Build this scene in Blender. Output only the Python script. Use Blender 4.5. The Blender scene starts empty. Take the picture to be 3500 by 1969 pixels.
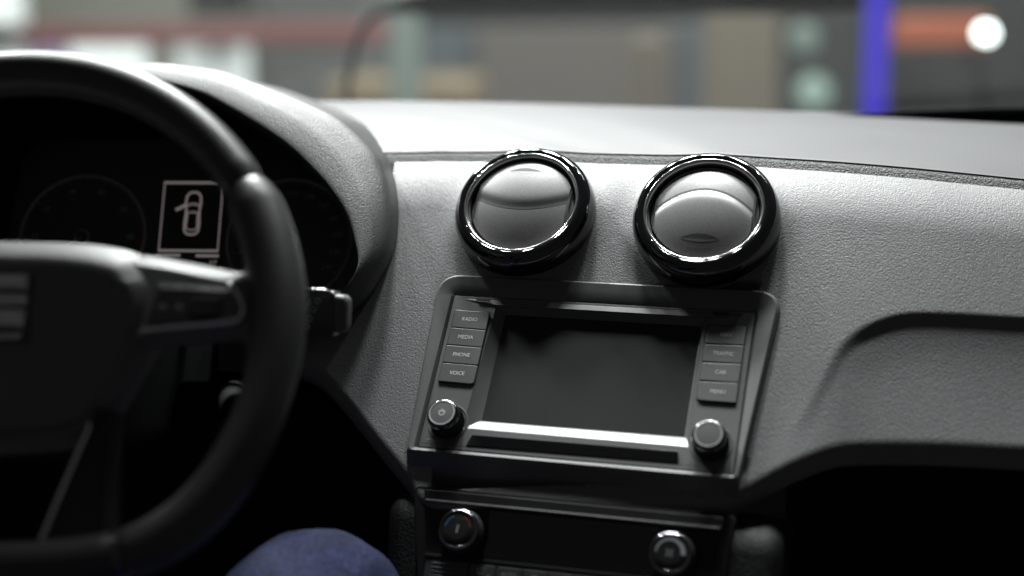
import bpy, bmesh, math, random
from mathutils import Vector, Matrix
random.seed(7)
R = math.radians
S = bpy.context.scene
COL = S.collection
Z0 = 1.15                                  # camera height above the hall floor

# ------------------------------------------------------------------ camera
cam = bpy.data.cameras.new('camera'); cam_o = bpy.data.objects.new('camera', cam); COL.objects.link(cam_o)
cr = Vector((0.99565, 0.09277, -0.00881)); cu = Vector((-0.00993, 0.19959, 0.97983)); cf = Vector((-0.09266, 0.97548, -0.19964))
cam_o.matrix_world = Matrix(((cr.x, cu.x, -cf.x, 0), (cr.y, cu.y, -cf.y, 0), (cr.z, cu.z, -cf.z, Z0), (0, 0, 0, 1)))
cam.sensor_width = 36; cam.lens = 54.54
cam.clip_start = .02; cam.clip_end = 200
cam.dof.use_dof = True; cam.dof.focus_distance = 1.150; cam.dof.aperture_fstop = 1.9; cam.dof.aperture_blades = 0
S.camera = cam_o

# ------------------------------------------------------------------ world, lamps, exposure
w = bpy.data.worlds.new('World'); S.world = w; w.use_nodes = True
w.node_tree.nodes['Background'].inputs[0].default_value = (.90, .88, .90, 1)
w.node_tree.nodes['Background'].inputs[1].default_value = .042
S.view_settings.view_transform = 'Standard'; S.view_settings.look = 'None'
S.view_settings.exposure = 0; S.view_settings.gamma = 1; S.view_settings.use_curve_mapping = False
def spot(name, az, el, dist, power, rad, cone=34, col=(1, .975, 1), aim=None, blend=.5):
    AIM = Vector(aim) + Vector((0, 0, Z0)) if aim else Vector((-.08, 1.15, Z0 - .2))
    d = Vector((math.sin(R(az)) * math.cos(R(el)), math.cos(R(az)) * math.cos(R(el)), math.sin(R(el))))
    l = bpy.data.lights.new(name, 'SPOT'); o = bpy.data.objects.new(name, l); COL.objects.link(o)
    o.location = AIM + d * dist; o.rotation_euler = (-d).to_track_quat('-Z', 'Y').to_euler()
    l.energy = power; l.shadow_soft_size = rad; l.spot_size = R(cone); l.spot_blend = blend; l.color = col
    return o
spot('hall_spot', -8, 43, 3.6, 900, .20, cone=24, aim=(-.32, 1.02, -.12), blend=1)
spot('hall_spot', -42, 45, 3.6, 640, .20, cone=22, aim=(-.34, .98, -.12), blend=1)
spot('hall_spot', -34, 56, 3.6, 270, .10, cone=22, aim=(-.14, 1.22, -.15))
spot('hall_spot', -18, 57, 3.8, 150, .13)
spot('hall_spot', -1, 57.5, 3.7, 125, .13)
spot('hall_spot', 16, 57, 3.8, 110, .13)
spot('hall_spot', 40, 56, 3.6, 120, .07, cone=18, aim=(.14, 1.22, -.25))
spot('hall_flood', -14, 70, 3.6, 900, .26, cone=19, aim=(.02, 1.38, -.2), blend=.8)
spot('hall_flood', 22, 67, 3.6, 640, .20, cone=19, aim=(.10, 1.38, -.2), blend=.8)
hl = bpy.data.lights.new('hall_light', 'AREA'); ho = bpy.data.objects.new('hall_light', hl); COL.objects.link(ho)
hl.shape = 'RECTANGLE'; hl.size = 6; hl.size_y = 1.2; hl.energy = 760
ho.location = (0, 4.2, 4.2); ho.rotation_euler = (R(42), 0, 0)

# ------------------------------------------------------------------ render helpers
S.render.engine = 'CYCLES'
S.cycles.use_denoising = True
S.cycles.max_bounces = 8; S.cycles.transparent_max_bounces = 12
S.cycles.sample_clamp_indirect = 4

# ------------------------------------------------------------------ materials
M = {}
def mat(name, col, rough=.5, metal=0, coat=0, spec=.5, grain=None, noise=None, emit=None, var=0, flake=None, fade=None):
    m = bpy.data.materials.new(name); m.use_nodes = True; nt = m.node_tree; N = nt.nodes; L = nt.links
    b = N['Principled BSDF']
    b.inputs['Base Color'].default_value = (*col, 1); b.inputs['Roughness'].default_value = rough
    b.inputs['Metallic'].default_value = metal; b.inputs['Coat Weight'].default_value = coat
    b.inputs['Coat Roughness'].default_value = .03
    b.inputs['Specular IOR Level'].default_value = spec
    tc = N.new('ShaderNodeTexCoord')
    if emit:
        b.inputs['Emission Color'].default_value = (*emit[:3], 1); b.inputs['Emission Strength'].default_value = emit[3]
    if grain:                                   # leather grain: rounded cells with creases between
        sc, strg, dist = grain
        nz = N.new('ShaderNodeTexNoise'); nz.inputs['Scale'].default_value = sc * .55; nz.inputs['Detail'].default_value = 2
        mx = N.new('ShaderNodeMix'); mx.data_type = 'RGBA'; mx.blend_type = 'LINEAR_LIGHT'; mx.inputs[0].default_value = .0016
        L.new(tc.outputs['Object'], nz.inputs['Vector']); L.new(tc.outputs['Object'], mx.inputs[6]); L.new(nz.outputs['Color'], mx.inputs[7])
        vo = N.new('ShaderNodeTexVoronoi'); vo.feature = 'SMOOTH_F1'; vo.inputs['Scale'].default_value = sc; vo.inputs['Smoothness'].default_value = .35
        L.new(mx.outputs[2], vo.inputs['Vector'])
        n2 = N.new('ShaderNodeTexNoise'); n2.inputs['Scale'].default_value = sc * 2.4; n2.inputs['Detail'].default_value = 2
        L.new(tc.outputs['Object'], n2.inputs['Vector'])
        ad = N.new('ShaderNodeMath'); ad.operation = 'MULTIPLY_ADD'; ad.inputs[1].default_value = -.2
        L.new(n2.outputs['Fac'], ad.inputs[0]); L.new(vo.outputs['Distance'], ad.inputs[2])
        bp = N.new('ShaderNodeBump'); bp.inputs['Strength'].default_value = strg; bp.inputs['Distance'].default_value = dist; bp.invert = True
        L.new(ad.outputs[0], bp.inputs['Height']); L.new(bp.outputs['Normal'], b.inputs['Normal'])
    if noise:                                   # fine moulded texture
        sc, strg, dist = noise
        nz = N.new('ShaderNodeTexNoise'); nz.inputs['Scale'].default_value = sc; nz.inputs['Detail'].default_value = 3
        L.new(tc.outputs['Object'], nz.inputs['Vector'])
        bp = N.new('ShaderNodeBump'); bp.inputs['Strength'].default_value = strg; bp.inputs['Distance'].default_value = dist
        L.new(nz.outputs['Fac'], bp.inputs['Height']); L.new(bp.outputs['Normal'], b.inputs['Normal'])
    if flake:                                   # metal flakes in the paint
        vo = N.new('ShaderNodeTexVoronoi'); vo.inputs['Scale'].default_value = flake[0]
        L.new(tc.outputs['Object'], vo.inputs['Vector'])
        rp = N.new('ShaderNodeMix'); rp.data_type = 'RGBA'; rp.inputs[6].default_value = (*[c * (1 - flake[1]) for c in col], 1); rp.inputs[7].default_value = (*[min(1, c * (1 + flake[1])) for c in col], 1)
        sp = N.new('ShaderNodeSeparateColor'); L.new(vo.outputs['Color'], sp.inputs[0]); L.new(sp.outputs[0], rp.inputs[0])
        L.new(rp.outputs[2], b.inputs['Base Color'])
    elif var:                                   # dust and hand wear
        nz = N.new('ShaderNodeTexNoise'); nz.inputs['Scale'].default_value = 9; nz.inputs['Detail'].default_value = 7; nz.inputs['Roughness'].default_value = .65
        L.new(tc.outputs['Object'], nz.inputs['Vector'])
        rr = N.new('ShaderNodeMapRange'); rr.inputs[1].default_value = .3; rr.inputs[2].default_value = .7
        rr.inputs[3].default_value = max(0, rough - var); rr.inputs[4].default_value = min(1, rough + var)
        L.new(nz.outputs['Fac'], rr.inputs[0]); L.new(rr.outputs[0], b.inputs['Roughness'])
        mx = N.new('ShaderNodeMix'); mx.data_type = 'RGBA'
        mx.inputs[6].default_value = (*[c * .9 for c in col], 1); mx.inputs[7].default_value = (*[c * 1.12 for c in col], 1)
        L.new(nz.outputs['Fac'], mx.inputs[0]); L.new(mx.outputs[2], b.inputs['Base Color'])
    M[name] = m
    return m
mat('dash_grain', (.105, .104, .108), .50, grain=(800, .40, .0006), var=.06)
mat('pad_grain', (.080, .079, .082), .58, spec=.3, grain=(900, .22, .0004), var=.05)
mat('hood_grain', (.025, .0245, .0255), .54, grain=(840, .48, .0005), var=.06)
mat('trim_grain', (.034, .036, .036), .55, grain=(700, .7, .0007))
mat('dark_grain', (.0055, .0055, .006), .6, spec=.25, grain=(700, .6, .0007))
mat('soft_black', (.011, .0105, .011), .6, spec=.3, noise=(1500, .3, .0003))
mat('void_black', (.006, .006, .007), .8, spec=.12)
mat('unit_plastic', (.074, .0735, .0755), .52, noise=(2600, .25, .0002), var=.05)
mat('unit_bezel', (.082, .0815, .084), .46, noise=(2600, .2, .0002), var=.05)
mat('button_plastic', (.066, .0655, .067), .48, noise=(2600, .25, .0002), var=.04)
mat('gap_black', (.004, .004, .004), .7)
mat('gloss_black', (.004, .004, .005), .05, coat=1, spec=.6)
mat('gloss_dark', (.006, .006, .009), .09, coat=.6, spec=.6)
mat('chrome', (.82, .80, .82), .10, metal=1)
mat('dark_chrome', (.30, .29, .31), .12, metal=1)
mat('ring_silver', (.42, .44, .44), .35, metal=.4)
mat('flap_satin', (.150, .147, .148), .40, metal=.30, flake=(2600, .25))
mat('flap_gap', (.004, .004, .004), .6)
mat('screen', (.027, .027, .028), .6, spec=.06, noise=(5200, .5, .0002), var=.05)
mat('ledge_lit', (.15, .147, .15), .36, metal=.5, noise=(2600, .15, .0002))  # plain ledge under the screen; the light it catches is put into this colour
mat('ring_chrome', (.80, .79, .80), .17, metal=1)
mat('satin_chrome', (.74, .72, .73), .22, metal=1)
mat('ledge_dark', (.055, .054, .054), .5)
mat('print_white', (.62, .62, .62), .5)
mat('print_dim', (.42, .45, .46), .5)
mat('print_faint', (.22, .21, .21), .5)
mat('print_blue', (.05, .16, .34), .5)
mat('print_red', (.26, .03, .02), .5)
mat('wheel_leather', (.036, .035, .035), .40, noise=(1400, .35, .0004), var=.07)
mat('wheel_grip', (.042, .041, .042), .40, noise=(2200, .5, .0003))
mat('hub_plastic', (.10, .098, .099), .48, noise=(1300, .4, .0004), var=.05)
mat('wheel_panel', (.032, .031, .032), .30, noise=(2600, .15, .0002))
mat('stitch', (.020, .020, .018), .7)
mat('cluster_black', (.006, .006, .006), .45)
mat('gauge_ring', (.26, .25, .25), .4, metal=.3)
mat('lcd_face', (.004, .0045, .0042), .4, spec=.2, emit=(.75, 1, .9, .0006))
mat('lcd_line', (.02, .02, .02), .5, emit=(1, .84, .84, .15))
mat('lcd_dim', (.02, .02, .02), .5, emit=(1, .84, .84, .10))
mat('stalk_black', (.012, .012, .013), .22, coat=.3)
mat('display_glass', (.003, .003, .006), .06, coat=1)
# denim: twill weave with pale fibres
def denim():
    m = mat('denim', (.030, .040, .105), .9, spec=.2); nt = m.node_tree; N = nt.nodes; L = nt.links; b = N['Principled BSDF']
    tc = N.new('ShaderNodeTexCoord')
    mp = N.new('ShaderNodeMapping'); mp.inputs['Rotation'].default_value = (R(20), R(10), R(40)); mp.inputs['Scale'].default_value = (1, 2.5, 1)
    L.new(tc.outputs['Object'], mp.inputs[0])
    n1 = N.new('ShaderNodeTexNoise'); n1.inputs['Scale'].default_value = 330; n1.inputs['Detail'].default_value = 4
    L.new(mp.outputs[0], n1.inputs['Vector'])
    n2 = N.new('ShaderNodeTexNoise'); n2.inputs['Scale'].default_value = 22; n2.inputs['Detail'].default_value = 5
    L.new(tc.outputs['Object'], n2.inputs['Vector'])
    r1 = N.new('ShaderNodeMapRange'); r1.inputs[1].default_value = .42; r1.inputs[2].default_value = .68; L.new(n1.outputs['Fac'], r1.inputs[0])
    c = N.new('ShaderNodeMix'); c.data_type = 'RGBA'; c.inputs[6].default_value = (.002, .0026, .016, 1); c.inputs[7].default_value = (.024, .032, .098, 1)
    L.new(r1.outputs[0], c.inputs[0])
    d = N.new('ShaderNodeMix'); d.data_type = 'RGBA'; d.blend_type = 'MULTIPLY'; d.inputs[0].default_value = .7
    r2 = N.new('ShaderNodeMapRange'); r2.inputs[1].default_value = .3; r2.inputs[2].default_value = .7; r2.inputs[3].default_value = .45; r2.inputs[4].default_value = 1.2
    L.new(n2.outputs['Fac'], r2.inputs[0]); L.new(c.outputs[2], d.inputs[6]); L.new(r2.outputs[0], d.inputs[7])
    L.new(d.outputs[2], b.inputs['Base Color'])
    bp = N.new('ShaderNodeBump'); bp.inputs['Strength'].default_value = .8; bp.inputs['Distance'].default_value = .0012
    L.new(n1.outputs['Fac'], bp.inputs['Height']); L.new(bp.outputs['Normal'], b.inputs['Normal'])
denim()
def glass():
    m = bpy.data.materials.new('windscreen_glass'); m.use_nodes = True; nt = m.node_tree; N = nt.nodes; L = nt.links
    N.remove(N['Principled BSDF']); out = N['Material Output']
    t = N.new('ShaderNodeBsdfTransparent'); t.inputs[0].default_value = (.93, .96, .94, 1)
    g = N.new('ShaderNodeBsdfGlossy'); g.inputs['Roughness'].default_value = .0
    lw = N.new('ShaderNodeLayerWeight'); lw.inputs[0].default_value = .5
    pw = N.new('ShaderNodeMath'); pw.operation = 'POWER'; pw.inputs[1].default_value = 5; L.new(lw.outputs['Facing'], pw.inputs[0])
    fr = N.new('ShaderNodeMath'); fr.operation = 'MULTIPLY_ADD'; fr.inputs[1].default_value = .92; fr.inputs[2].default_value = .022; L.new(pw.outputs[0], fr.inputs[0])
    mx = N.new('ShaderNodeMixShader'); L.new(fr.outputs[0], mx.inputs[0]); L.new(t.outputs[0], mx.inputs[1]); L.new(g.outputs[0], mx.inputs[2])
    L.new(mx.outputs[0], out.inputs[0]); M['windscreen_glass'] = m
glass()

# ------------------------------------------------------------------ mesh helpers (all local sizes in millimetres)
def frame(c, yaw, lean):
    ph, al = R(yaw), R(lean)
    x = Vector((math.cos(ph), -math.sin(ph), 0)); f = Vector((math.sin(ph), math.cos(ph), 0))
    y = math.sin(al) * f + math.cos(al) * Vector((0, 0, 1)); z = x.cross(y)
    m = Matrix((x, y, z)).transposed().to_4x4(); m.translation = Vector(c) + Vector((0, 0, Z0))
    return m
def thing(name, label, cat, mw=None, group=None):
    o = bpy.data.objects.new(name, None); COL.objects.link(o); o.empty_display_size = .02
    if mw is not None: o.matrix_world = mw
    o['label'] = label; o['category'] = cat
    if group: o['group'] = group
    return o
def tag(o, label, cat, group=None):
    o['label'] = label; o['category'] = cat
    if group: o['group'] = group
    return o
def mesh(name, verts, faces, material, parent=None, smooth=35, k=.001, recalc=True, loc=None):
    me = bpy.data.meshes.new(name); bm = bmesh.new()
    vs = [bm.verts.new((v[0] * k, v[1] * k, v[2] * k)) for v in verts]
    for f in faces:
        try: bm.faces.new([vs[i] for i in f])
        except ValueError: pass
    if recalc: bmesh.ops.recalc_face_normals(bm, faces=bm.faces)
    for f in bm.faces: f.smooth = bool(smooth)
    bm.to_mesh(me); bm.free()
    if smooth: me.set_sharp_from_angle(angle=R(smooth))
    me.materials.append(M[material])
    o = bpy.data.objects.new(name, me); COL.objects.link(o)
    if parent is not None: o.parent = parent
    if loc: o.location = [c * k for c in loc]
    return o
def loft(loops, closed=True, cap0=False, cap1=False):
    V, F = [], []; n = len(loops[0])
    for l in loops: V += [tuple(p) for p in l]
    for i in range(len(loops) - 1):
        for j in range(n if closed else n - 1):
            k = (j + 1) % n
            F.append((i * n + j, i * n + k, (i + 1) * n + k, (i + 1) * n + j))
    if cap0: F.append(tuple(range(n))[::-1])
    if cap1: F.append(tuple(range((len(loops) - 1) * n, len(loops) * n)))
    return V, F
def rpoly(pts, rad, n=6):
    """closed polygon with rounded corners; rad one number or one per corner"""
    out = []; c = len(pts)
    for i, p in enumerate(pts):
        r = rad[i] if isinstance(rad, (list, tuple)) else rad
        p = Vector(p); a = (Vector(pts[i - 1]) - p); b = (Vector(pts[(i + 1) % c]) - p)
        la, lb = a.length, b.length; a.normalize(); b.normalize()
        ang = a.angle(b); t = min(r / math.tan(ang / 2) if r else 0, la * .49, lb * .49)
        if t < 1e-4:
            out += [(p.x, p.y)] * (1 if n == 0 else 1); continue
        p0 = p + a * t; p1 = p + b * t
        for q in range(n + 1):
            s = q / n; m_ = (1 - s) ** 2 * p0 + 2 * s * (1 - s) * p + s * s * p1
            out.append((m_.x, m_.y))
    return out
def area2(P): return sum(P[i - 1][0] * P[i][1] - P[i][0] * P[i - 1][1] for i in range(len(P)))
def inset(P, d):
    """move polygon inwards by d"""
    if area2(P) < 0: d = -d
    n = len(P); out = []
    for i in range(n):
        a, b = Vector(P[i - 1]), Vector(P[(i + 1) % n]); t = (b - a)
        if t.length < 1e-9: out.append(P[i]); continue
        t.normalize(); out.append((P[i][0] - t.y * d, P[i][1] + t.x * d))
    return out
def at(P, h): return [(p[0], p[1], h(p[0], p[1]) if callable(h) else h) for p in P]
def plate(name, P, h0, h1, material, parent, bev=.5, smooth=16, loc=None):
    hh = (lambda d: (lambda x, y: h1(x, y) - d)) if callable(h1) else (lambda d: h1 - d)
    I1 = inset(P, bev * .3); I2 = inset(P, bev)
    V, F = loft([at(P, h0), at(P, hh(bev)), at(I1, hh(bev * .3)), at(I2, hh(0))], cap1=True)
    return mesh(name, V, F, material, parent, smooth, loc=loc)
def flat(name, P, h, material, parent, loc=None):
    return mesh(name, at(P, h), [tuple(range(len(P)))], material, parent, 0, recalc=False, loc=loc)
def lathe(name, prof, material, parent, n=96, loc=(0, 0, 0), cap0=False, cap1=False, smooth=40):
    loops = [[(r * math.cos(2 * math.pi * j / n), r * math.sin(2 * math.pi * j / n), h) for j in range(n)] for r, h in prof]
    V, F = loft(loops, cap0=cap0, cap1=cap1)
    return mesh(name, V, F, material, parent, smooth, loc=loc)
def tube(name, pts, rad, material, parent, n=12, closed=False, flatten=1.0, k=.001):
    pts = [Vector(p) for p in pts]; m = len(pts); loops = []
    up = Vector((0, 0, 1))
    for i, p in enumerate(pts):
        a = pts[(i - 1) % m] if (closed or i > 0) else p; b = pts[(i + 1) % m] if (closed or i < m - 1) else p
        t = (b - a).normalized(); s = t.cross(up)
        if s.length < 1e-3: s = t.cross(Vector((1, 0, 0)))
        s.normalize(); u2 = s.cross(t)
        r = rad[i] if isinstance(rad, (list, tuple)) else rad
        loops.append([p + s * (r * math.cos(2 * math.pi * j / n)) + u2 * (r * flatten * math.sin(2 * math.pi * j / n)) for j in range(n)])
    if closed: loops.append(loops[0])
    V, F = loft(loops, cap0=not closed, cap1=not closed)
    return mesh(name, V, F, material, parent, 50, k=k)
def crom(P, n=8, closed=False):
    """Catmull-Rom through points"""
    P = [Vector(p) for p in P]; m = len(P); out = []
    for i in range(m if closed else m - 1):
        p0 = P[(i - 1) % m] if (closed or i) else P[0]; p1 = P[i]; p2 = P[(i + 1) % m]
        p3 = P[(i + 2) % m] if (closed or i < m - 2) else P[-1]
        for q in range(n):
            t = q / n
            out.append(.5 * ((2 * p1) + (p2 - p0) * t + (2 * p0 - 5 * p1 + 4 * p2 - p3) * t * t + (3 * p1 - p0 - 3 * p2 + p3) * t ** 3))
    if not closed: out.append(P[-1])
    return out
def resample(P, n):
    """n points evenly along an open polyline"""
    L = [0]
    for a, b in zip(P, P[1:]): L.append(L[-1] + (b - a).length)
    out = []; j = 0
    for i in range(n):
        s = L[-1] * i / (n - 1)
        while j < len(P) - 2 and L[j + 1] < s: j += 1
        d = L[j + 1] - L[j]; t = (s - L[j]) / d if d else 0
        out.append(P[j].lerp(P[j + 1], min(1, t)))
    return out
def lerpk(K, x):
    """smooth interpolation through knots (x, y)"""
    if x <= K[0][0]: return K[0][1]
    for i in range(len(K) - 1):
        if x <= K[i + 1][0]:
            x0, y0 = K[i]; x1, y1 = K[i + 1]
            m0 = (y1 - K[i - 1][1]) / (x1 - K[i - 1][0]) if i else (y1 - y0) / (x1 - x0)
            m1 = (K[i + 2][1] - y0) / (K[i + 2][0] - x0) if i + 2 < len(K) else (y1 - y0) / (x1 - x0)
            h = x1 - x0; t = (x - x0) / h
            return (2 * t ** 3 - 3 * t * t + 1) * y0 + (t ** 3 - 2 * t * t + t) * h * m0 + (-2 * t ** 3 + 3 * t * t) * y1 + (t ** 3 - t * t) * h * m1
    return K[-1][1]
def lin(K, x):
    if x <= K[0][0]: return K[0][1]
    for (x0, y0), (x1, y1) in zip(K, K[1:]):
        if x <= x1: return y0 + (y1 - y0) * (x - x0) / (x1 - x0)
    return K[-1][1]
def sstep(a, b, x):
    t = max(0, min(1, (x - a) / (b - a))); return t * t * (3 - 2 * t)
def text(name, s, size, material, parent, loc, sx=1.0, shear=0, thick=.05, align='CENTER'):
    c = bpy.data.curves.new(name, 'FONT'); c.body = s; c.size = size * .001; c.align_x = align; c.align_y = 'CENTER'; c.extrude = thick * .001; c.shear = shear
    c.resolution_u = 4
    t = bpy.data.objects.new(name, c); COL.objects.link(t)
    me = bpy.data.meshes.new_from_object(t); bpy.data.objects.remove(t); bpy.data.curves.remove(c)
    for v in me.vertices: v.co.x *= sx
    me.materials.clear(); me.materials.append(M[material]); me.name = name
    o = bpy.data.objects.new(name, me); COL.objects.link(o); o.parent = parent; o.location = [q * .001 for q in loc]
    return o
def arcband(name, r0, r1, a0, a1, h, material, parent, loc=(0, 0, 0), n=40, rfun=None):
    V = []; F = []
    for i in range(n + 1):
        a = R(a0 + (a1 - a0) * i / n); q0, q1 = (r0, r1) if rfun is None else rfun(i / n)
        V += [(q0 * math.cos(a), q0 * math.sin(a), h), (q1 * math.cos(a), q1 * math.sin(a), h)]
        if i: F.append((2 * i - 2, 2 * i - 1, 2 * i + 1, 2 * i))
    return mesh(name, V, F, material, parent, 0, recalc=False, loc=loc)
def bar(name, x0, x1, y0, y1, h, material, parent):
    return flat(name, [(x0, y0), (x1, y0), (x1, y1), (x0, y1)], h, material, parent)

# ================================================================== DASHBOARD
C0 = (-.0466, 1.0728, -.2815)
UF = frame(C0, 12.03, 41.8)                # plane of the radio and the vents, turned to the driver
BF = frame(C0, 0, 41.8)                    # plane of the dashboard face
dash = thing('dashboard', 'grey leather-grained car dashboard with hooded instrument binnacle behind the steering wheel', 'dashboard', BF)
VENTS = [(-72.5, 130.5), (67.0, 130.0)]
VB_ = [tuple((BF.inverted() @ UF @ Vector((a * .001, b * .001, .002)))[:2]) for a, b in VENTS]
VENT_FOOT = [(a * 1000, b * 1000) for a, b in VB_]
def softclamp(u):
    a = abs(u); return math.copysign(a if a < 110 else 110 + 50 * (1 - math.exp(-(a - 110) / 50)), u)
VT = [(-700, 48), (-260, 48), (-205, 56), (-178, 72), (-167, 209), (-130, 208), (-65, 201), (60, 184), (150, 172), (236, 162), (315, 152), (480, 130)]
VB = [(-700, 34), (-260, 34), (-236, 31), (-219, 26), (-203, 18), (-186, 2), (-152, -38), (-127, -68), (-118, -84), (-100, -90), (90, -96), (110, -86), (141, -69), (175, -55), (220, -52), (291, -54), (480, -60)]
CR = [(128, -85), (138, -55), (153, -28), (165, -4), (176, 15), (193, 30), (219, 40), (254, 40.5), (301, 38), (480, 32)]
RL = [(-84, -119), (75, -128)]; RR = [(-84, 113), (75, 127)]
def fascia_h(u, v):
    h = .1573 * softclamp(u) - .011 * v - 3
    vt = lin(VT, u)
    if u > -166: h -= max(0, v - (vt - 52)) ** 2 / 290          # rolls over towards the top seam
    for cu_, cv_ in VENT_FOOT:                                      # the skin swells up to each vent
        d = math.hypot((u - cu_) / .978, v - cv_)
        h += 7.5 * math.exp(-((max(0, d - 44)) / 15) ** 2) - 34 * sstep(47, 42, d)
    if -86 < v < 76:                                            # well behind the radio
        e = sstep(-84, -76, v) * sstep(70, 62, v) * sstep(lin(RL, v) + 9, lin(RL, v) + 15, u) * sstep(lin(RR, v) - 5, lin(RR, v) - 11, u)
        h -= 26 * e
    if u > 120:                                                 # scooped passenger shelf
        vc = lerpk(CR, u); sl = (lerpk(CR, u + 2) - lerpk(CR, u - 2)) / 4
        dd = (vc - v) / math.sqrt(1 + sl * sl)
        if dd > -14:
            D = sstep(126, 200, u)
            h -= D * (2.4 * sstep(-2, 8, dd) + 7.5 * (1 - math.exp(-max(0, dd) / 40)))
    h -= 75 * sstep(-232, -258, u)                              # falls away behind the steering column
    return h
us = []
u = -520.0
while u < 470:
    us.append(u); u += 2.2 if -240 < u < 340 else 6
us = [q for q in us]
NV = 150
V, F = [], []; rows = NV + 1 + 14
for u in us:
    vt, vb = lin(VT, u), lerpk(VB, u)
    for j in range(NV + 1):
        v = vt + (vb - vt) * j / NV
        V.append((u, v, fascia_h(u, v)))
    h0 = fascia_h(u, vb)
    rr_ = 13
    for j in range(1, 13):
        a = math.pi * .70 * j / 12
        V.append((u, vb - rr_ * math.sin(a), h0 - rr_ * (1 - math.cos(a))))
    lv = V[-1]
    V.append((u, lv[1] + 40, lv[2] - 60)); V.append((u, lv[1] + 60, lv[2] - 100))
for i in range(len(us) - 1):
    for j in range(rows - 1):
        a = i * rows + j; F.append((a, a + 1, a + rows + 1, a + rows))
mesh('face_panel', V, F, 'dash_grain', dash, 60, recalc=False)

# top pad and the grained strip under its edge, in car axes
car = Matrix.Translation((0, 0, Z0))
dash_inv = BF.inverted()
def seam_pt(u):
    v = lin(VT, u); p = BF @ (Vector((u, v, fascia_h(u, v))) * .001); p.z -= Z0; return p
BASE = [(-.60, 1.50, -.121), (-.331, 1.50, -.1206), (-.2528, 1.50, -.1206), (-.1376, 1.515, -.1240), (.0555, 1.525, -.1308), (.206, 1.512, -.1348), (.343, 1.50, -.139), (.52, 1.46, -.145)]
def base_pt(s):
    x = -.60 + 1.12 * s
    return Vector((x, lin([(b[0], b[1]) for b in BASE], x), lin([(b[0], b[2]) for b in BASE], x)))
pad, strip = [], []
NC = 150
for i in range(NC + 1):
    s = i / NC; u = -180 + (470 + 180) * s
    a = seam_pt(u) if u > -164 else seam_pt(-160) + (seam_pt(-160) - seam_pt(-150)) * ((-160 - u) / 10)
    x_end = -.59 + (.51 + .59) * s
    b = base_pt((x_end + .60) / 1.12)
    col = []
    up = Vector((0, .30, .954)); fw = Vector((0, 1, 0))
    p0 = a + Vector((0, .0010, -.0006))                 # strip foot sits in a groove behind the face panel
    p1 = a + Vector((0, .0082, .0070))
    strip.append([p0 + Vector((0, .004, -.008)), p0, p0.lerp(p1, .5), p1, p1 + Vector((0, .006, .0002))])
    # overhanging lip of the pad, then its crowned top
    q = [p1 + Vector((0, .008, -.0006)), p1 + Vector((0, -.0003, -.0001)), p1 + Vector((0, -.0004, .0003)), p1 + Vector((0, .0001, .0006)), p1 + Vector((0, .0012, .0009)), p1 + Vector((0, .0040, .0012))]
    st = q[-1]
    for j in range(1, 31):
        t = j / 30; p = st.lerp(b, t)
        p.z += .006 * math.sin(math.pi * t) - .0015 * t
        q.append(p)
    q.append(b + Vector((0, .02, -.012))); q.append(b + Vector((0, .03, -.62)))  # unseen firewall drop, added to stop light leaking under the pad
    pad.append(q)
def car_grid(name, cols, material, parent, thing_inv, smooth=50):
    n = len(cols[0]); V = []; F = []
    for c in cols:
        for p in c:
            q = thing_inv @ Vector((p[0], p[1], p[2] + Z0)); V.append(q)
    for i in range(len(cols) - 1):
        for j in range(n - 1):
            a = i * n + j; F.append((a, a + n, a + n + 1, a + 1))
    return mesh(name, V, F, material, parent, smooth, k=1, recalc=False)
car_grid('top_pad', pad, 'pad_grain', dash, dash_inv)
car_grid('seam_strip', strip, 'trim_grain', dash, dash_inv)

# ---- instrument hood
HF = frame((-.3828, 1.16, -.15), 0, 38)
HI = [(-40, 90), (-10, 84), (21, 74), (41, 63.5), (69, 46), (97, 26), (118, 6), (135, -13), (150, -35), (159, -59), (162.5, -76), (159, -89), (150, -101), (130, -108), (90, -112), (0, -114), (-90, -114), (-160, -110), (-190, -98), (-203, -70), (-205, -30), (-198, 20), (-175, 62), (-130, 86), (-85, 92.5)]
HO = [(-40, 117), (-10, 115.5), (30, 109), (58, 98.5), (102, 79), (133, 62), (160, 35), (171, 15), (177, -3), (180.5, -24), (180.5, -52), (174, -74), (161, -99), (136, -116), (90, -123), (0, -125), (-90, -125), (-170, -120), (-205, -106), (-220, -74), (-224, -30), (-217, 30), (-190, 80), (-142, 108), (-90, 117)]
def sym(P, n):
    h = resample(crom([(p[0], p[1], 0) for p in P], 10), n)
    return [(p.x, p.y) for p in h] + [(-p.x, p.y) for p in h[-2:0:-1]]
def ringloop(P, per=9): return [(p.x, p.y) for p in crom([(q[0], q[1], 0) for q in P], per, True)]
NI = 110
I_, O_ = ringloop(HI), ringloop(HO)
def mixloop(t, h, dv=0, sc=1):
    return [((a[0] + (b[0] - a[0]) * t) * sc, (a[1] + (b[1] - a[1]) * t) + dv, h) for a, b in zip(I_, O_)]
hl_ = Matrix(dash_inv @ HF)
def in_dash(loops): return [[hl_ @ (Vector(p) * .001) for p in l] for l in loops]
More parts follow.
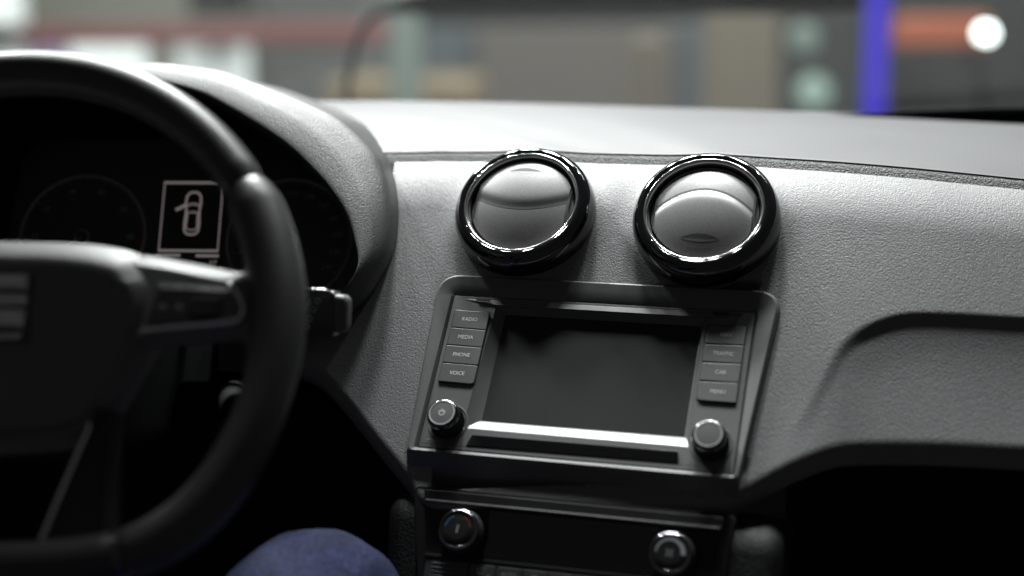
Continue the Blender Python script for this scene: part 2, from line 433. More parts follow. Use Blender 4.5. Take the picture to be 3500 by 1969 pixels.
# crisp inner lip, flat shoulder, soft outer shoulder
prof = [(.0, -7, 0, 1), (.0, -1.4, 0, 1), (.012, -.5, 0, 1), (.04, -.1, 0, 1), (.10, -.3, 0, 1), (.22, -1.3, 0, 1), (.36, -3.0, 0, 1), (.48, -4.6, 0, 1), (.52, -5.6, 0, 1), (.62, -8.0, 0, 1), (.74, -10.6, 0, 1), (.85, -13.4, 0, 1), (.94, -17, 0, 1), (1, -22, 0, 1), (1.01, -30, 3, 1)]
loops = [mixloop(t, h, dv, sc) for t, h, dv, sc in prof]
for d in (20, 60, 110, 170): loops.append(mixloop(1.01, -30 - .874 * d, 3 + .506 * d, 1))
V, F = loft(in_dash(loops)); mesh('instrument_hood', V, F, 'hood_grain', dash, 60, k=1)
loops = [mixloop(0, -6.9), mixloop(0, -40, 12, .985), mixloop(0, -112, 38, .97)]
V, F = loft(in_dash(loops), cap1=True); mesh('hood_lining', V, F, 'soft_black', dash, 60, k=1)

# ---- dark lower panels under the dashboard lip
def slab(name, pts, material, parent, inv):
    V = [inv @ (Vector(p) + Vector((0, 0, Z0))) for p in pts]
    return mesh(name, V, [(0, 1, 2, 3), (4, 5, 6, 7), (0, 1, 5, 4), (1, 2, 6, 5), (2, 3, 7, 6), (3, 0, 4, 7)], material, parent, 0, k=1)
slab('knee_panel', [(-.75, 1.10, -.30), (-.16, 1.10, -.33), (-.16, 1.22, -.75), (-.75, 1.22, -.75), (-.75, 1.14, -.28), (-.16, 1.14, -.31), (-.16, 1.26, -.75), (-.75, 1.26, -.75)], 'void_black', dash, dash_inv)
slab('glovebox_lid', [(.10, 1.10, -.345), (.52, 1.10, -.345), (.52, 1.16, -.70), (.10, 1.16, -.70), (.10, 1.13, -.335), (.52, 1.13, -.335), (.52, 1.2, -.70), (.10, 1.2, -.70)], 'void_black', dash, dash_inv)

# ================================================================== AIR VENTS
def vent(cx, cy, label, frown):
    t = thing('air_vent', label, 'air vent', UF @ Matrix.Translation((cx * .001, cy * .001, .004)), 'round air vents on the dashboard')
    lathe('collar', [(52, -26), (55.2, -12), (55.8, -7), (55.4, -4.6), (54.6, -4), (50, -3.6)], 'unit_plastic', t)
    pr = [(50, -5), (54.0, -5.2), (54.4, -3.5), (54.7, 2), (54.4, 6.5), (53.6, 10), (52.3, 13.2), (50.6, 15.8), (48.6, 17.6), (46.8, 18.3), (45.2, 18.2), (44.4, 17.4), (44.0, 15.5)]
    lathe('gloss_ring', pr, 'gloss_black', t, n=128, smooth=60)
    lathe('chrome_ring', [(44.6, 12.5), (44.8, 16.6), (44.3, 17.8), (43.5, 18.1), (42.7, 17.6), (41.6, 15.8), (40.9, 13.6), (40.7, 12.6)], 'ring_chrome', t, n=128, smooth=60)
    lathe('inner_ring', [(40.9, 12.9), (40.6, 12.2), (40.3, 11.4), (40.0, 9.0), (39.9, -4)], 'gloss_black', t, n=128, smooth=60)
    dome = lambda x, y: 19.5 - (x * x + y * y) / 235.0
    base = [[(0, 0, dome(0, 0) - 2.4)] * 64]
    loops = []
    for i in range(0, 11):
        r = .5 + 39.2 * i / 10
        loops.append([(r * math.cos(2 * math.pi * j / 64), r * math.sin(2 * math.pi * j / 64), dome(r, 0) - 2.2) for j in range(64)])
    V, F = loft(loops, cap0=True); mesh('shutter_disc', V, F, 'flap_satin', t, 50)
    uw = 35.6
    gap = (lambda x: 16.5 - 15.5 * (x / uw) ** 2) if frown else (lambda x: -7.5 + 10.5 * (x / uw) ** 2)
    def flap(name, upper):
        n, m = 48, 26; V = []; F = []
        rr = 39.2
        for i in range(n + 1):
            x = -uw + 2 * uw * i / n
            yc = math.sqrt(max(0, rr * rr - x * x)); g = gap(x)
            y0, y1 = (g + .5, yc) if upper else (-yc, g - .5)
            if y1 < y0: y1 = y0
            for j in range(m + 1):
                y = y0 + (y1 - y0) * j / m
                # each flap is its own shell: proud at the meeting edge of the larger flap
                big = (not upper) if frown else upper
                h = dome(x, y) + (1.5 * (1 - math.exp(-(abs(y - g) / 5.0) ** 2)) if big else .15)
                V.append((x, y, h))
            for j in (m, 0): pass
        for i in range(n):
            for j in range(m):
                a = i * (m + 1) + j; F.append((a, a + m + 1, a + m + 2, a + 1))
        # turned-down edge all round
        ring = [i * (m + 1) for i in range(n + 1)] + [n * (m + 1) + j for j in range(1, m + 1)] + [i * (m + 1) + m for i in range(n - 1, -1, -1)] + [j for j in range(m - 1, 0, -1)]
        k0 = len(V)
        for q in ring: V.append((V[q][0], V[q][1], V[q][2] - 4))
        for a in range(len(ring)):
            b = (a + 1) % len(ring); F.append((ring[a], ring[b], k0 + b, k0 + a))
        return mesh(name, V, F, 'flap_satin', t, 45)
    fu = flap('upper_flap', True); fl = flap('lower_flap', False)
    # dark parting lines between the flaps and at their sides
    def parting(pts):
        P = [Vector((p[0], p[1], 0)) for p in pts]; V, F = [], []
        for i, p in enumerate(P):
            d = (P[min(i + 1, len(P) - 1)] - P[max(i - 1, 0)]).normalized(); sdv = Vector((-d.y, d.x, 0)) * .85
            for q in (p + sdv, p - sdv): V.append((q.x, q.y, dome(q.x, q.y) + .26))
            if i: F.append((2 * i - 2, 2 * i - 1, 2 * i + 1, 2 * i))
        mesh('parting_line', V, F, 'flap_gap', t, 0, recalc=False)
    parting([(-uw + 2 * uw * i / 30, gap(-uw + 2 * uw * i / 30)) for i in range(31)])
    for sx_ in (-1, 1):
        ye = math.sqrt(39.2 ** 2 - (uw + .4) ** 2); parting([(sx_ * (uw + .5), -ye + 2 * ye * i / 12) for i in range(13)])
    # finger notch: crescent sheet over the larger flap, recess shade in its dark colour
    par = fu if not frown else fl
    cx0, cy0, wd, dp = (-1.5, 27.5, 13.5, 3.4) if not frown else (.5, -26, 14.5, 3.6)
    def cres(name, k0, k1, material, dh):
        V, F = [], []
        n = 24
        for i in range(n + 1):
            x = -wd + 2 * wd * i / n; c = 1 - (x / wd) ** 2
            for kk in (k0, k1):
                y = cy0 + kk * c * dp; V.append((cx0 + x, y, dome(cx0 + x, y) + dh))
            if i: F.append((2 * i - 2, 2 * i - 1, 2 * i + 1, 2 * i))
        mesh(name, V, F, material, par, 0, recalc=False)
    cres('notch_shade', -.15, 1.0, 'flap_gap', 1.62)
    cres('notch_lip', -.75, -.15, 'flap_satin', 1.62)
    return t
vent(*VENTS[0], 'round air vent nearer the steering wheel, its flap line curving down like a smile', False)
vent(*VENTS[1], 'round air vent farther from the steering wheel, its flap line arching up like a frown', True)

# ================================================================== RADIO / INFOTAINMENT UNIT
ra = thing('infotainment_unit', 'dark grey car radio unit with blank rectangular screen between two columns of buttons', 'car radio', UF)
NQ = 10
def quad(l, r_, b, t_, rad): return rpoly([(l, b), (r_, b), (r_, t_), (l, t_)], rad, NQ)
def trap(bl, br, tr, tl, rads): return rpoly([bl, br, tr, tl], rads, NQ)
def hb(lo, hi_bottom):      # bottom lip stands prouder
    return lambda x, y: lo + (hi_bottom - lo) * sstep(-62, -69, y)
inn = quad(-115.2, 111.6, -68.2, 58.0, 1.2)
lp = [at(inset(inn, .0), -8), at(inn, lambda x, y: .2),
      at(trap((-116.6, -70.6), (112.8, -70.6), (113.6, 59.6), (-117.2, 59.6), 2.0), hb(1.0, 4.6)),
      at(trap((-119.4, -72.3), (113.6, -72.6), (121.5, 67.5), (-123.5, 67.5), [3, 3, 12, 12]), hb(2.4, 5.2)),
      at(trap((-121.0, -73.6), (114.6, -74.0), (127.0, 73.0), (-128.0, 73.0), [4, 4, 16, 16]), hb(3.2, 4.6)),
      at(trap((-121.8, -75.4), (115.2, -76.0), (129.2, 75.0), (-130.2, 75.0), [4, 4, 18, 18]), hb(1.4, 2.0)),
      at(trap((-122.0, -81), (115.4, -82), (130.0, 75.8), (-131.0, 75.8), [4, 4, 18, 18]), hb(-1, -3)),
      at(trap((-118.0, -92), (114.4, -93), (130.0, 75.9), (-131.0, 75.9), [4, 4, 18, 18]), hb(-14, -16))]
V, F = loft(lp); mesh('bezel', V, F, 'unit_bezel', ra, 28)
# dark joint round the bezel
V, F = loft([at(trap((-125.4, -84), (118.8, -84), (131.6, 77.3), (-132.6, 77.3), [4, 4, 19, 19]), -3.0), at(trap((-120, -80), (112, -80), (127, 72), (-128, 72), [4, 4, 17, 17]), -2.9)])
# face plate with the screen well
o1 = quad(-114.8, 111.2, -67.8, 57.6, 1.0)
top_in = lambda x, y: 0
wl = [at(o1, -6), at(o1, .3), at(inset(o1, .5), .8),
      at(trap((-85, -51.2), (79.2, -51.2), (76.4, 51.2), (-80.6, 51.2), [1.5, 1.5, 1, 1]), lambda x, y: .8),
      at(trap((-84.4, -50.8), (78.8, -50.8), (76.0, 50.0), (-80.2, 50.0), [1.5, 1.5, 1, 1]), .3),
      at(trap((-74.6, -42.4), (74.6, -42.4), (74.0, 46.4), (-74.2, 46.4), [1, 1, 1, 1]), -3.6),
      at(trap((-73.6, -41.8), (73.6, -41.8), (73.4, 46.0), (-73.6, 46.0), .6), -3.9),
      at(trap((-73.6, -41.8), (73.6, -41.8), (73.4, 46.0), (-73.6, 46.0), .6), -7)]
V, F = loft(wl); mesh('face_plate', V, F, 'unit_plastic', ra, 25)
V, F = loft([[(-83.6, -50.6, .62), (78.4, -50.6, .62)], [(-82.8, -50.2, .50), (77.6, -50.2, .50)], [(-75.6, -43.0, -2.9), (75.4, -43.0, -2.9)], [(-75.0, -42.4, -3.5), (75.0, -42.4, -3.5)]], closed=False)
mesh('lower_ledge', V, F, 'ledge_lit', ra, 50)
plate('screen', quad(-73.9, 73.9, -42.2, 46.4, .5), -8, -4.1, 'screen', ra, .2)
# brow above the screen with its two slots
bw = plate('brow', rpoly([(-108, 54.6), (-80, 50.4), (76, 50.4), (104, 54.6), (98, 55.4), (-102, 55.4)], .6, 3), .2, lambda x, y: 1.0 + .9 * sstep(54, 51, y), 'unit_plastic', ra, .4)
for sx_ in ((-97.2, -84.8), (81, 93.4)):
    flat('slot', rpoly([(sx_[0] + 1.2, 52.9), (sx_[1] - 1, 52.9), (sx_[1], 55.2), (sx_[0], 55.2)], .2, 2), 2.05, 'gap_black', bw)
# ledge under the screen, its lit tone in its colour, is part of the face plate; below it the disc slot cover
cdp = rpoly([(-79.5, -64), (73.5, -63.4), (72, -55.2), (-76.4, -55.6)], [.6, .6, 1.2, 1.2], 5)
plate('disc_slot_cover', cdp, .2, lambda x, y: 1.4 + .9 * sstep(-64, -55, y), 'gloss_black', ra, .7)
flat('joint_line', [(-114, -64.9), (110.5, -64.5), (110.5, -64.1), (-114, -64.5)], .86, 'gap_black', ra)
flat('key_mark', [(-109.5, -61.6), (-105.5, -61.6), (-105.5, -61.2), (-109.5, -61.2)], .9, 'print_dim', ra)
def buttons(u0, u1, names, left):
    rows = [(44.6, 29.6), (29.2, 14.9), (14.5, .0), (-.4, -15.6)]
    vt = (lambda u: 44.6 - 2.4 * sstep(-94, -84, u)) if left else (lambda u: 44.6 - 1.8 * sstep(88, 79, u))
    P = rpoly([(u0 - .7, -16.3), (u1 + .7, -16.3), (u1 + .7, 45.3), (u0 - .7, 45.3)], 2.2, 5)
    flat('button_well', P, .84, 'gap_black', ra)
    for i, ((t_, b_), nm) in enumerate(zip(rows, names)):
        rad = [.5, .5, .5, .5]                       # bl, br, tr, tl
        if i == 0: rad[2 if left else 3] = 3.2; rad[3 if left else 2] = 1
        if i == 3: rad[1 if left else 0] = 3.0; rad[0 if left else 1] = 1
        dip = 1.3                                    # outer third of each key falls away
        ue = u1 - 9 if left else u0 + 9
        sl = .5                                      # keys are cut slightly askew towards the screen
        pts = [(u0, b_), (u1, b_ - (sl if left else 0)), (u1, t_ - (sl if left else 0)), (u0, t_ - (0 if left else sl))]; rads = rad
        Pb = rpoly(pts, rads, 5)
        hf = 2.3
        b = plate('button', Pb, .2, hf, 'button_plastic', ra, .55, smooth=16)
        text('lettering', nm, 4.35, 'print_white' if left else 'print_dim', b, ((u0 + u1) / 2 - (.6 if left else -.2), (t_ + b_) / 2 - .2, 2.38), sx=.92)
buttons(-111.2, -83.6, ['RADIO', 'MEDIA', 'PHONE', 'VOICE'], True)
buttons(79.2, 106.8, ['NAV', 'TRAFFIC', 'CAR', 'MENU'], False)
def radio_knob(cx, cy, power):
    k = lathe('knob', [(12.3, .8), (12.2, 3), (11.5, 12.8)], 'soft_black', ra, loc=(cx, cy, 0), n=72)
    lathe('well', [(15.0, .84), (14.6, 1.3), (13.8, 1.2), (12.9, .2), (12.9, -2)], 'unit_plastic', k, n=72)
    # ribs round the grip
    V, F = [], []
    for i in range(90):
        a0, a1, a2 = [2 * math.pi * (i + q) / 90 for q in (0, .35, .7)]
        b = len(V)
        for h, r in ((2.2, 12.25), (12.4, 11.55)):
            V += [(r * math.cos(a0), r * math.sin(a0), h), ((r + .32) * math.cos(a1), (r + .32) * math.sin(a1), h), (r * math.cos(a2), r * math.sin(a2), h)]
        F += [(b, b + 1, b + 4, b + 3), (b + 1, b + 2, b + 5, b + 4)]
    o = mesh('grip_ribs', V, F, 'soft_black', k, 0); o['kind'] = 'stuff'
    lathe('gloss_rim', [(11.55, 12.6), (11.9, 13.4), (11.9, 14.8), (11.2, 16.6), (10.2, 17.6), (9.6, 17.8)], 'gloss_black', k, n=72, smooth=60)
    lathe('silver_ring', [(9.7, 17.6), (9.5, 18.0), (8.7, 18.0), (8.5, 17.7)], 'ring_silver', k, n=72)
    lathe('cap', [(8.6, 17.3), (8.4, 17.75), (5, 17.9), (.5, 17.95)], 'button_plastic', k, n=72, cap1=True)
    if power:
        arcband('power_symbol', 1.75, 2.25, 115, 425, 18.05, 'print_white', k)
        bar('power_symbol', -.22, .22, .2, 2.7, 18.05, 'print_white', k)
radio_knob(-96.5, -47.6, True)
radio_knob(93.8, -47.6, False)

# ================================================================== CLIMATE PANEL AND CENTRE CONSOLE
CFm = frame((-.0466, 1.0728 - .09 * .667, -.2815 - .09 * .745), 12.03, 30)
con = thing('centre_console', 'black grained lower centre console below the radio with rounded cheeks', 'console', CFm)
# cheeks: rounded pillars either side of the control panel
def cheek(side):
    cols = []
    for j in range(26):
        v = -2 - 190 * j / 25
        uo = (-146 + 26 * sstep(0, 1, j / 25) - 10 * (1 - sstep(-2, -18, v)) * 0) if side < 0 else (136 - 12 * sstep(.3, 1, j / 25))
        ui = -122 + 24 * j / 25 if side < 0 else 101 - 6 * j / 25
        rnd = 16
        top = 14 * (1 - sstep(0, 24, -v - 2))              # shoulder falls away at the top
        l = []
        w_ = abs(uo - ui)
        for q in range(20):
            s = q / 19; x = ui + (uo - ui) * min(1, s * 1.35)
            d = max(0, abs(x - ui) - (w_ - rnd)); hh = rnd - math.sqrt(max(0, rnd * rnd - d * d))
            if s * 1.35 > 1: hh = rnd + (s * 1.35 - 1) / .35 * 90
            l.append((x, v, -1.5 - hh - top))
        cols.append(l)
    V = [p for l in cols for p in l]; F = []
    for i in range(25):
        for j in range(19):
            a = i * 20 + j; F.append((a, a + 1, a + 21, a + 20))
    mesh('console_cheek', V, F, 'dark_grain', con, 60)
cheek(-1); cheek(1)
cl = thing('climate_control_panel', 'black climate control panel with two round knobs and dark display below the radio', 'climate control', CFm)
P = rpoly([(-96, -150), (96, -150), (101, -45), (104, -7), (-125, -7), (-112, -68)], [4, 4, 30, 5, 5, 60], 6)
V, F = loft([at(P, -20), at(P, -1), at(inset(P, .6), 0)], cap1=True); mesh('panel', V, F, 'soft_black', cl, 30)
# hooded ledge over the display
plate('display_hood', rpoly([(-114, -18.4), (96, -18.4), (96, -9.5), (-116, -9.5)], 2, 4), -.5, 2.6, 'soft_black', cl, .6)
V, F = loft([[(-114, -18.2, 3.6), (96, -18.6, 3.6)], [(-114, -16.9, 4.35), (96, -17.2, 4.35)]], closed=False)
plate('hood_edge', rpoly([(-113, -18.6), (95, -18.6), (95, -16.6), (-113, -16.6)], .6, 3), 2, 4.9, 'ledge_dark', cl, .7)
plate('display', rpoly([(-66, -53), (54, -53), (54, -19.5), (-66, -19.5)], 1, 4), -.5, .5, 'display_glass', cl, .3)
plate('lower_rail', rpoly([(-108, -56.4), (92, -56.4), (92, -53.8), (-108, -53.8)], .6, 3), -.5, 1.4, 'soft_black', cl, .5)
def climate_knob(cx, cy, kind):
    k = lathe('knob', [(15.6, .2), (15.4, 2), (14.2, 12)], 'soft_black', cl, loc=(cx, cy, 0), n=80)
    V, F = [], []
    for row in range(5):
        for i in range(110):
            a0, a1, a2 = [2 * math.pi * (i + q + .5 * (row % 2)) / 110 for q in (.1, .4, .7)]
            b = len(V); h0_ = 2.4 + row * 1.9; r = 15.4 - 1.2 * (h0_ - 2) / 10
            V += [(r * math.cos(a0), r * math.sin(a0), h0_), (r * math.cos(a2), r * math.sin(a2), h0_), (r * math.cos(a2), r * math.sin(a2), h0_ + 1.5), (r * math.cos(a0), r * math.sin(a0), h0_ + 1.5), ((r + .35) * math.cos(a1), (r + .35) * math.sin(a1), h0_ + .75)]
            F += [(b, b + 1, b + 4), (b + 1, b + 2, b + 4), (b + 2, b + 3, b + 4), (b + 3, b, b + 4)]
    o = mesh('knurling', V, F, 'unit_plastic', k, 0); o['kind'] = 'stuff'
    lathe('chrome_rim', [(14.2, 11.6), (14.5, 12.6), (14.3, 14.0), (13.4, 15.2), (12.6, 15.5), (12.2, 15.2)], 'dark_chrome', k, n=80, smooth=60)
    lathe('cap', [(12.4, 14.9), (12.0, 15.1), (6, 15.2), (.4, 15.2)], 'button_plastic' if 0 else 'soft_black', k, n=80, cap1=True)
    if kind == 'temp':
        arcband('cold_scale', 8.6, 9.5, 172, 112, 15.35, 'print_blue', k)
        arcband('hot_scale', 8.6, 9.5, 66, 8, 15.35, 'print_red', k)
        flat('pointer', [(-.9, -2.8), (.3, -2.8), (.7, 2.8), (-.5, 2.8)], 15.35, 'print_dim', k)
    else:
        arcband('fan_scale', 0, 0, 178, -4, 15.35, 'print_dim', k, rfun=lambda s: (8.6 - .9 * s, 9.6 + 1.0 * s))
        for a in range(4):
            V = [(.3, -.2, 15.36), (2.6, -.9, 15.36), (2.8, .7, 15.36)]
            c_, s_ = math.cos(R(45 + 90 * a)), math.sin(R(45 + 90 * a))
            mesh('fan_symbol', [(x * c_ - y * s_, x * s_ + y * c_, z) for x, y, z in V], [(0, 1, 2)], 'print_dim', k, 0, recalc=False)
climate_knob(-82.5, -37, 'temp'); climate_knob(65, -38.5, 'fan')
# sensor grille and the row of keys
g = plate('sensor_grille', rpoly([(-106.5, -84), (-75.5, -84), (-75.5, -57.4), (-106.5, -57.4)], 1, 3), -.5, .9, 'button_plastic', cl, .4)
for i in range(7):
    plate('slat', rpoly([(-102, -61.0 - 2.9 * i), (-79, -61.0 - 2.9 * i), (-79, -59.2 - 2.9 * i), (-102, -59.2 - 2.9 * i)], .4, 3), .8, 1.7, 'unit_plastic', g, .5)
xs = [-74.5, -55.3, -36.3, -18.2, 0, 18.4, 36.8, 55.2, 74, 90]
keys = []
for a, b in zip(xs, xs[1:]):
    keys.append(plate('key', rpoly([(a + .3, -76), (b - .3, -76), (b - .3, -57.6), (a + .3, -57.6)], .8, 3), -.5, 1.5, 'button_plastic', cl, .5))
k = keys[0]
tube('defrost_symbol', [(-68.6, -60.6, 1.6), (-65.5, -60.0, 1.6), (-62.4, -60.6, 1.6), (-63.6, -64.2, 1.6), (-67.4, -64.2, 1.6)], .22, 'print_dim', k, n=6, closed=True)
for dx in (-1.2, 0, 1.2): bar('defrost_symbol', -65.5 + dx - .15, -65.5 + dx + .15, -64.6, -61.6, 1.62, 'print_dim', k)
text('lettering', 'MAX', 1.9, 'print_dim', k, (-60, -64.8, 1.6))
text('lettering', 'AUTO', 4.0, 'print_dim', keys[1], (-45.8, -62.6, 1.6), sx=.95)
k = keys[2]
tube('demist_symbol', [(-30, -63.6, 1.6), (-29.4, -61.8, 1.6), (-26.5, -61.2, 1.6), (-24.6, -62.6, 1.6), (-24.4, -64, 1.6)], .22, 'print_dim', k, n=6)

# ================================================================== INSTRUMENT CLUSTER
LF = frame((-.3828, 1.2353, -.1951), 0, 25.86)
ic = thing('instrument_cluster', 'dark instrument cluster with two round gauges and a small lit display behind the wheel', 'instrument cluster', LF)
plate('face', rpoly([(-165, -85), (165, -85), (150, 70), (-150, 70)], 30, 8), -8, -3, 'cluster_black', ic, 2)
def gauge(cx, cy, r, nums, a0, a1, redline):
    g = lathe('gauge', [(r + 1.6, -2.6), (r + 1.2, -1.4), (r, -.9), (r - .9, -1.6), (r - 1.2, -2.6)], 'gauge_ring', ic, n=96, loc=(cx, cy, 0))
    for i, s in enumerate(nums):
        a = R(a0 + (a1 - a0) * i / (len(nums) - 1))
        text('numeral', s, 6.4, 'print_faint', g, ((r - 12) * math.cos(a), (r - 12) * math.sin(a), -2.3))
    n = (len(nums) - 1) * 4
    for i in range(n + 1):
        a = R(a0 + (a1 - a0) * i / n); c_, s_ = math.cos(a), math.sin(a); w_ = .35; r0 = r - (5 if i % 4 == 0 else 3.4)
        flat('tick', [(r0 * c_ - w_ * s_, r0 * s_ + w_ * c_), (r0 * c_ + w_ * s_, r0 * s_ - w_ * c_), ((r - 1.6) * c_ + w_ * s_, (r - 1.6) * s_ - w_ * c_), ((r - 1.6) * c_ - w_ * s_, (r - 1.6) * s_ + w_ * c_)], -2.4, 'print_faint', g)
    lathe('hub_cap', [(6.6, -2.6), (6.4, -1), (5.6, -.6), (5.2, -1.2)], 'gauge_ring', g, n=40)
    nd = R(a0)
    tube('needle', [(0, 0, -1.4), ((r - 8) * math.cos(nd), (r - 8) * math.sin(nd), -1.4)], .7, 'print_faint', g, n=6)
    if redline: arcband('red_zone', r - 4.6, r - 1.8, 58, -20, -2.35, 'print_red_dark', g)
mat('print_red_dark', (.05, .004, .003), .5)
gauge(-91.5, -18, 53, ['0', '10', '20', '30', '40', '50', '60', '70'], 215, -35, True)
gauge(83.5, -19, 51.5, ['0', '20', '40', '60', '80', '100', '120', '140', '160', '180', '200', '220', '240'], 215, -35, False)
lcd = plate('display', rpoly([(-27.5, -46), (27.5, -46), (27.5, 32), (-27.5, 32)], 1, 3), -2.8, -1, 'lcd_face', ic, .3)
def lframe(l, r_, b, t_, wd, m):
    for q in ((l, r_, t_ - wd, t_), (l, r_, b, b + wd), (l, l + wd * .55, b + wd, t_ - wd), (r_ - wd * .55, r_, b + wd, t_ - wd)):
        bar('display_line', *q, -.8, m, lcd)
lframe(-25.4, 25.2, -30.3, 30.3, 2.0, 'lcd_line')
bar('display_bar', -27, -6.2, -34.4, -32.2, -.8, 'lcd_line', lcd); bar('display_bar', 6.6, 26, -34.6, -32.4, -.8, 'lcd_line', lcd)
text('display_digits', '07', 6.4, 'lcd_line', lcd, (21.6, -40, -.8), thick=.02)
# the little car seen from above with its left front door open
body = crom([(-6.2, 12, 0), (-5.6, 17.6, 0), (-2.6, 20.6, 0), (2.6, 20.6, 0), (5.6, 17.6, 0), (6.2, 12, 0), (5.6, 4, 0), (6.2, -6, 0), (5.6, -12.4, 0), (2.6, -15.2, 0), (-2.6, -15.2, 0), (-5.6, -12.4, 0), (-6.2, -6, 0), (-5.6, 4, 0)], 5, True)
def ribbon(name, pts, wd, m, par, closed=False, h=-.78):
    P = [Vector((p[0], p[1], 0)) for p in pts]; n = len(P); V, F = [], []
    for i, p in enumerate(P):
        a = P[(i - 1) % n] if closed or i else p; b = P[(i + 1) % n] if closed or i < n - 1 else p
        t = (b - a).normalized(); s = Vector((-t.y, t.x, 0)) * wd / 2
        V += [(p.x + s.x, p.y + s.y, h), (p.x - s.x, p.y - s.y, h)]
    for i in range(n if closed else n - 1):
        j = (i + 1) % n; F.append((2 * i, 2 * i + 1, 2 * j + 1, 2 * j))
    return mesh(name, V, F, m, par, 0, recalc=False)
carx = 1.0
sh = lambda L: [(p[0] + carx, p[1]) for p in L]
ci = ribbon('car_symbol', sh(body), 1.7, 'lcd_line', lcd, True)
ribbon('symbol_windscreen', sh([(-5, 9.2), (-3, 10.4), (0, 10.8), (3, 10.4), (5, 9.2)]), 2.2, 'lcd_dim', ci)
ribbon('symbol_windscreen', sh([(-4.6, 3.2), (0, 3.8), (4.6, 3.2)]), 1.8, 'lcd_dim', ci)
ribbon('symbol_tail', sh([(-4.8, -8.6), (-3.4, -11.0), (0, -11.8), (3.4, -11.0), (4.8, -8.6)]), 1.1, 'lcd_line', ci)
ribbon('symbol_side', sh([(-4.6, 3.2), (-4.2, -2), (-4.8, -8.6)]), 1.0, 'lcd_line', ci); ribbon('symbol_side', sh([(4.6, 3.2), (4.2, -2), (4.8, -8.6)]), 1.0, 'lcd_line', ci)
ribbon('symbol_door', sh([(-6.4, 10.2), (-9.6, 8.0), (-14.6, 5.6)]), 2.6, 'lcd_line', ci)

# ================================================================== STEERING WHEEL
WF = frame((-.3877 * 1.05, .8502 * 1.05, -.2048 * 1.05), 0, 31.68) @ Matrix.Scale(1.05, 4)
sw = thing('steering_wheel', 'black leather steering wheel with flat bottom, chrome trim and square chrome emblem', 'steering wheel', WF)
def rimpath(a):
    s = -math.sin(a)
    r = 171.3
    if s > .2:
        q = 137.5 / s; p = 9; r = (r ** -p + q ** -p) ** (-1 / p)
    return Vector((r * math.cos(a), r * math.sin(a), 0))
def rimpart(name, a0, a1, material, grow=0, n=90, endcap=True, grip=False):
    loops = []
    for i in range(n + 1):
        f = i / n; a = R(a0 + (a1 - a0) * f); p = rimpath(a); t = (rimpath(a + .01) - rimpath(a - .01)).normalized()
        s = Vector((t.y, -t.x, 0)); l = []
        g = grow
        if grip:                                       # thumb rest swells on the inner side
            ff = f if a1 < 100 else 1 - f
            g += 2.0 * sstep(.45, .75, ff) * sstep(1.0, .93, ff) + .5 * sstep(1, .95, ff)
        e = 1 - max(0, 1 - min(f, 1 - f) * n / 2.0) * .10 if endcap else 1
        for j in range(28):
            b = 2 * math.pi * j / 28
            x = math.cos(b); y = math.sin(b)
            l.append(p + s * ((13.6 + g) * x * e) + Vector((0, 0, (16.0 + g) * y * e)))
        loops.append(l)
    V, F = loft(loops, cap0=True, cap1=True)
    return mesh(name, V, F, material, sw, 50)
rim = rimpart('rim_top', 33.5, 146.5, 'wheel_leather')
rimpart('rim_grip', -51.6, 32.9, 'wheel_grip', grow=.5, n=110, grip=True)
rimpart('rim_grip', 147.1, 231.6, 'wheel_grip', grow=.5, n=110, grip=True)
rimpart('rim_insert', 232.8, 307.2, 'wheel_panel', grow=.6, n=60)
for a in (52.4 + 0, 127.6):
    p = rimpath(R(-a)); t = (rimpath(R(-a) + .01) - rimpath(R(-a) - .01)).normalized(); s = Vector((t.y, -t.x, 0))
    lp = []
    for off, e in ((-.9, .98), (-.6, 1.04), (.6, 1.04), (.9, .98)):
        lp.append([p + t * off + s * (14.6 * e * math.cos(2 * math.pi * j / 28)) + Vector((0, 0, 17 * e * math.sin(2 * math.pi * j / 28))) for j in range(28)])
    V, F = loft(lp); mesh('chrome_band', V, F, 'dark_chrome', sw, 60)
# stitching along the inner side of the rim
V, F = [], []
for i in range(120):
    a = R(36 + 108 * i / 120); p = rimpath(a); rad = p.normalized()
    q = p - rad * 13.7 + Vector((0, 0, 5)); t = Vector((-rad.y, rad.x, 0))
    for sgn in (-1, 1):
        b = len(V); c0 = q + t * (-1.0) + Vector((0, 0, -.2 * sgn)); c1 = q + t * 1.0 + Vector((0, 0, 2.2 * sgn))
        n_ = -rad * .5; w_ = Vector((0, 0, .35))
        V += [c0 - w_ + n_, c1 - w_ + n_, c1 + w_ + n_, c0 + w_ + n_]; F.append((b, b + 1, b + 2, b + 3))
o = mesh('stitching', V, F, 'stitch', rim, 0); o['kind'] = 'stuff'
# airbag cover
HUB = [(0, 59.5), (37, 59), (62, 57), (82, 52.5), (94, 44), (100.5, 33), (101, 21), (97.5, 4), (87, -22), (74, -50), (66, -58), (46, -63.5), (0, -67.5)]
def hubloop(ins, h):
    P = sym(HUB, 60); I2 = inset(P, 1.0)
    out = []
    for p, q in zip(P, I2):
        w_ = ins * (.42 + .58 * sstep(6, 44, p[1]))
        x = p[0] + (q[0] - p[0]) * w_; y = p[1] + (q[1] - p[1]) * w_
        out.append((x, y, h + (.20 * y if h > 8 else 0)))
    return out
hubp = [(3, -26), (0, -14), (0, -4), (.5, -1.5), (1.6, .5), (4, 2.6), (17, 11.4), (19.4, 12.8), (21.4, 13.4), (24.5, 13.7), (34, 13.6)]
lps = [hubloop(i, h) for i, h in hubp]
lps.append([(p[0] * .4, p[1] * .4 + 2, p[2] * .5 + 7.6) for p in lps[-1]])
V, F = loft(lps, cap1=True); hub = mesh('airbag_cover', V, F, 'hub_plastic', sw, 60)
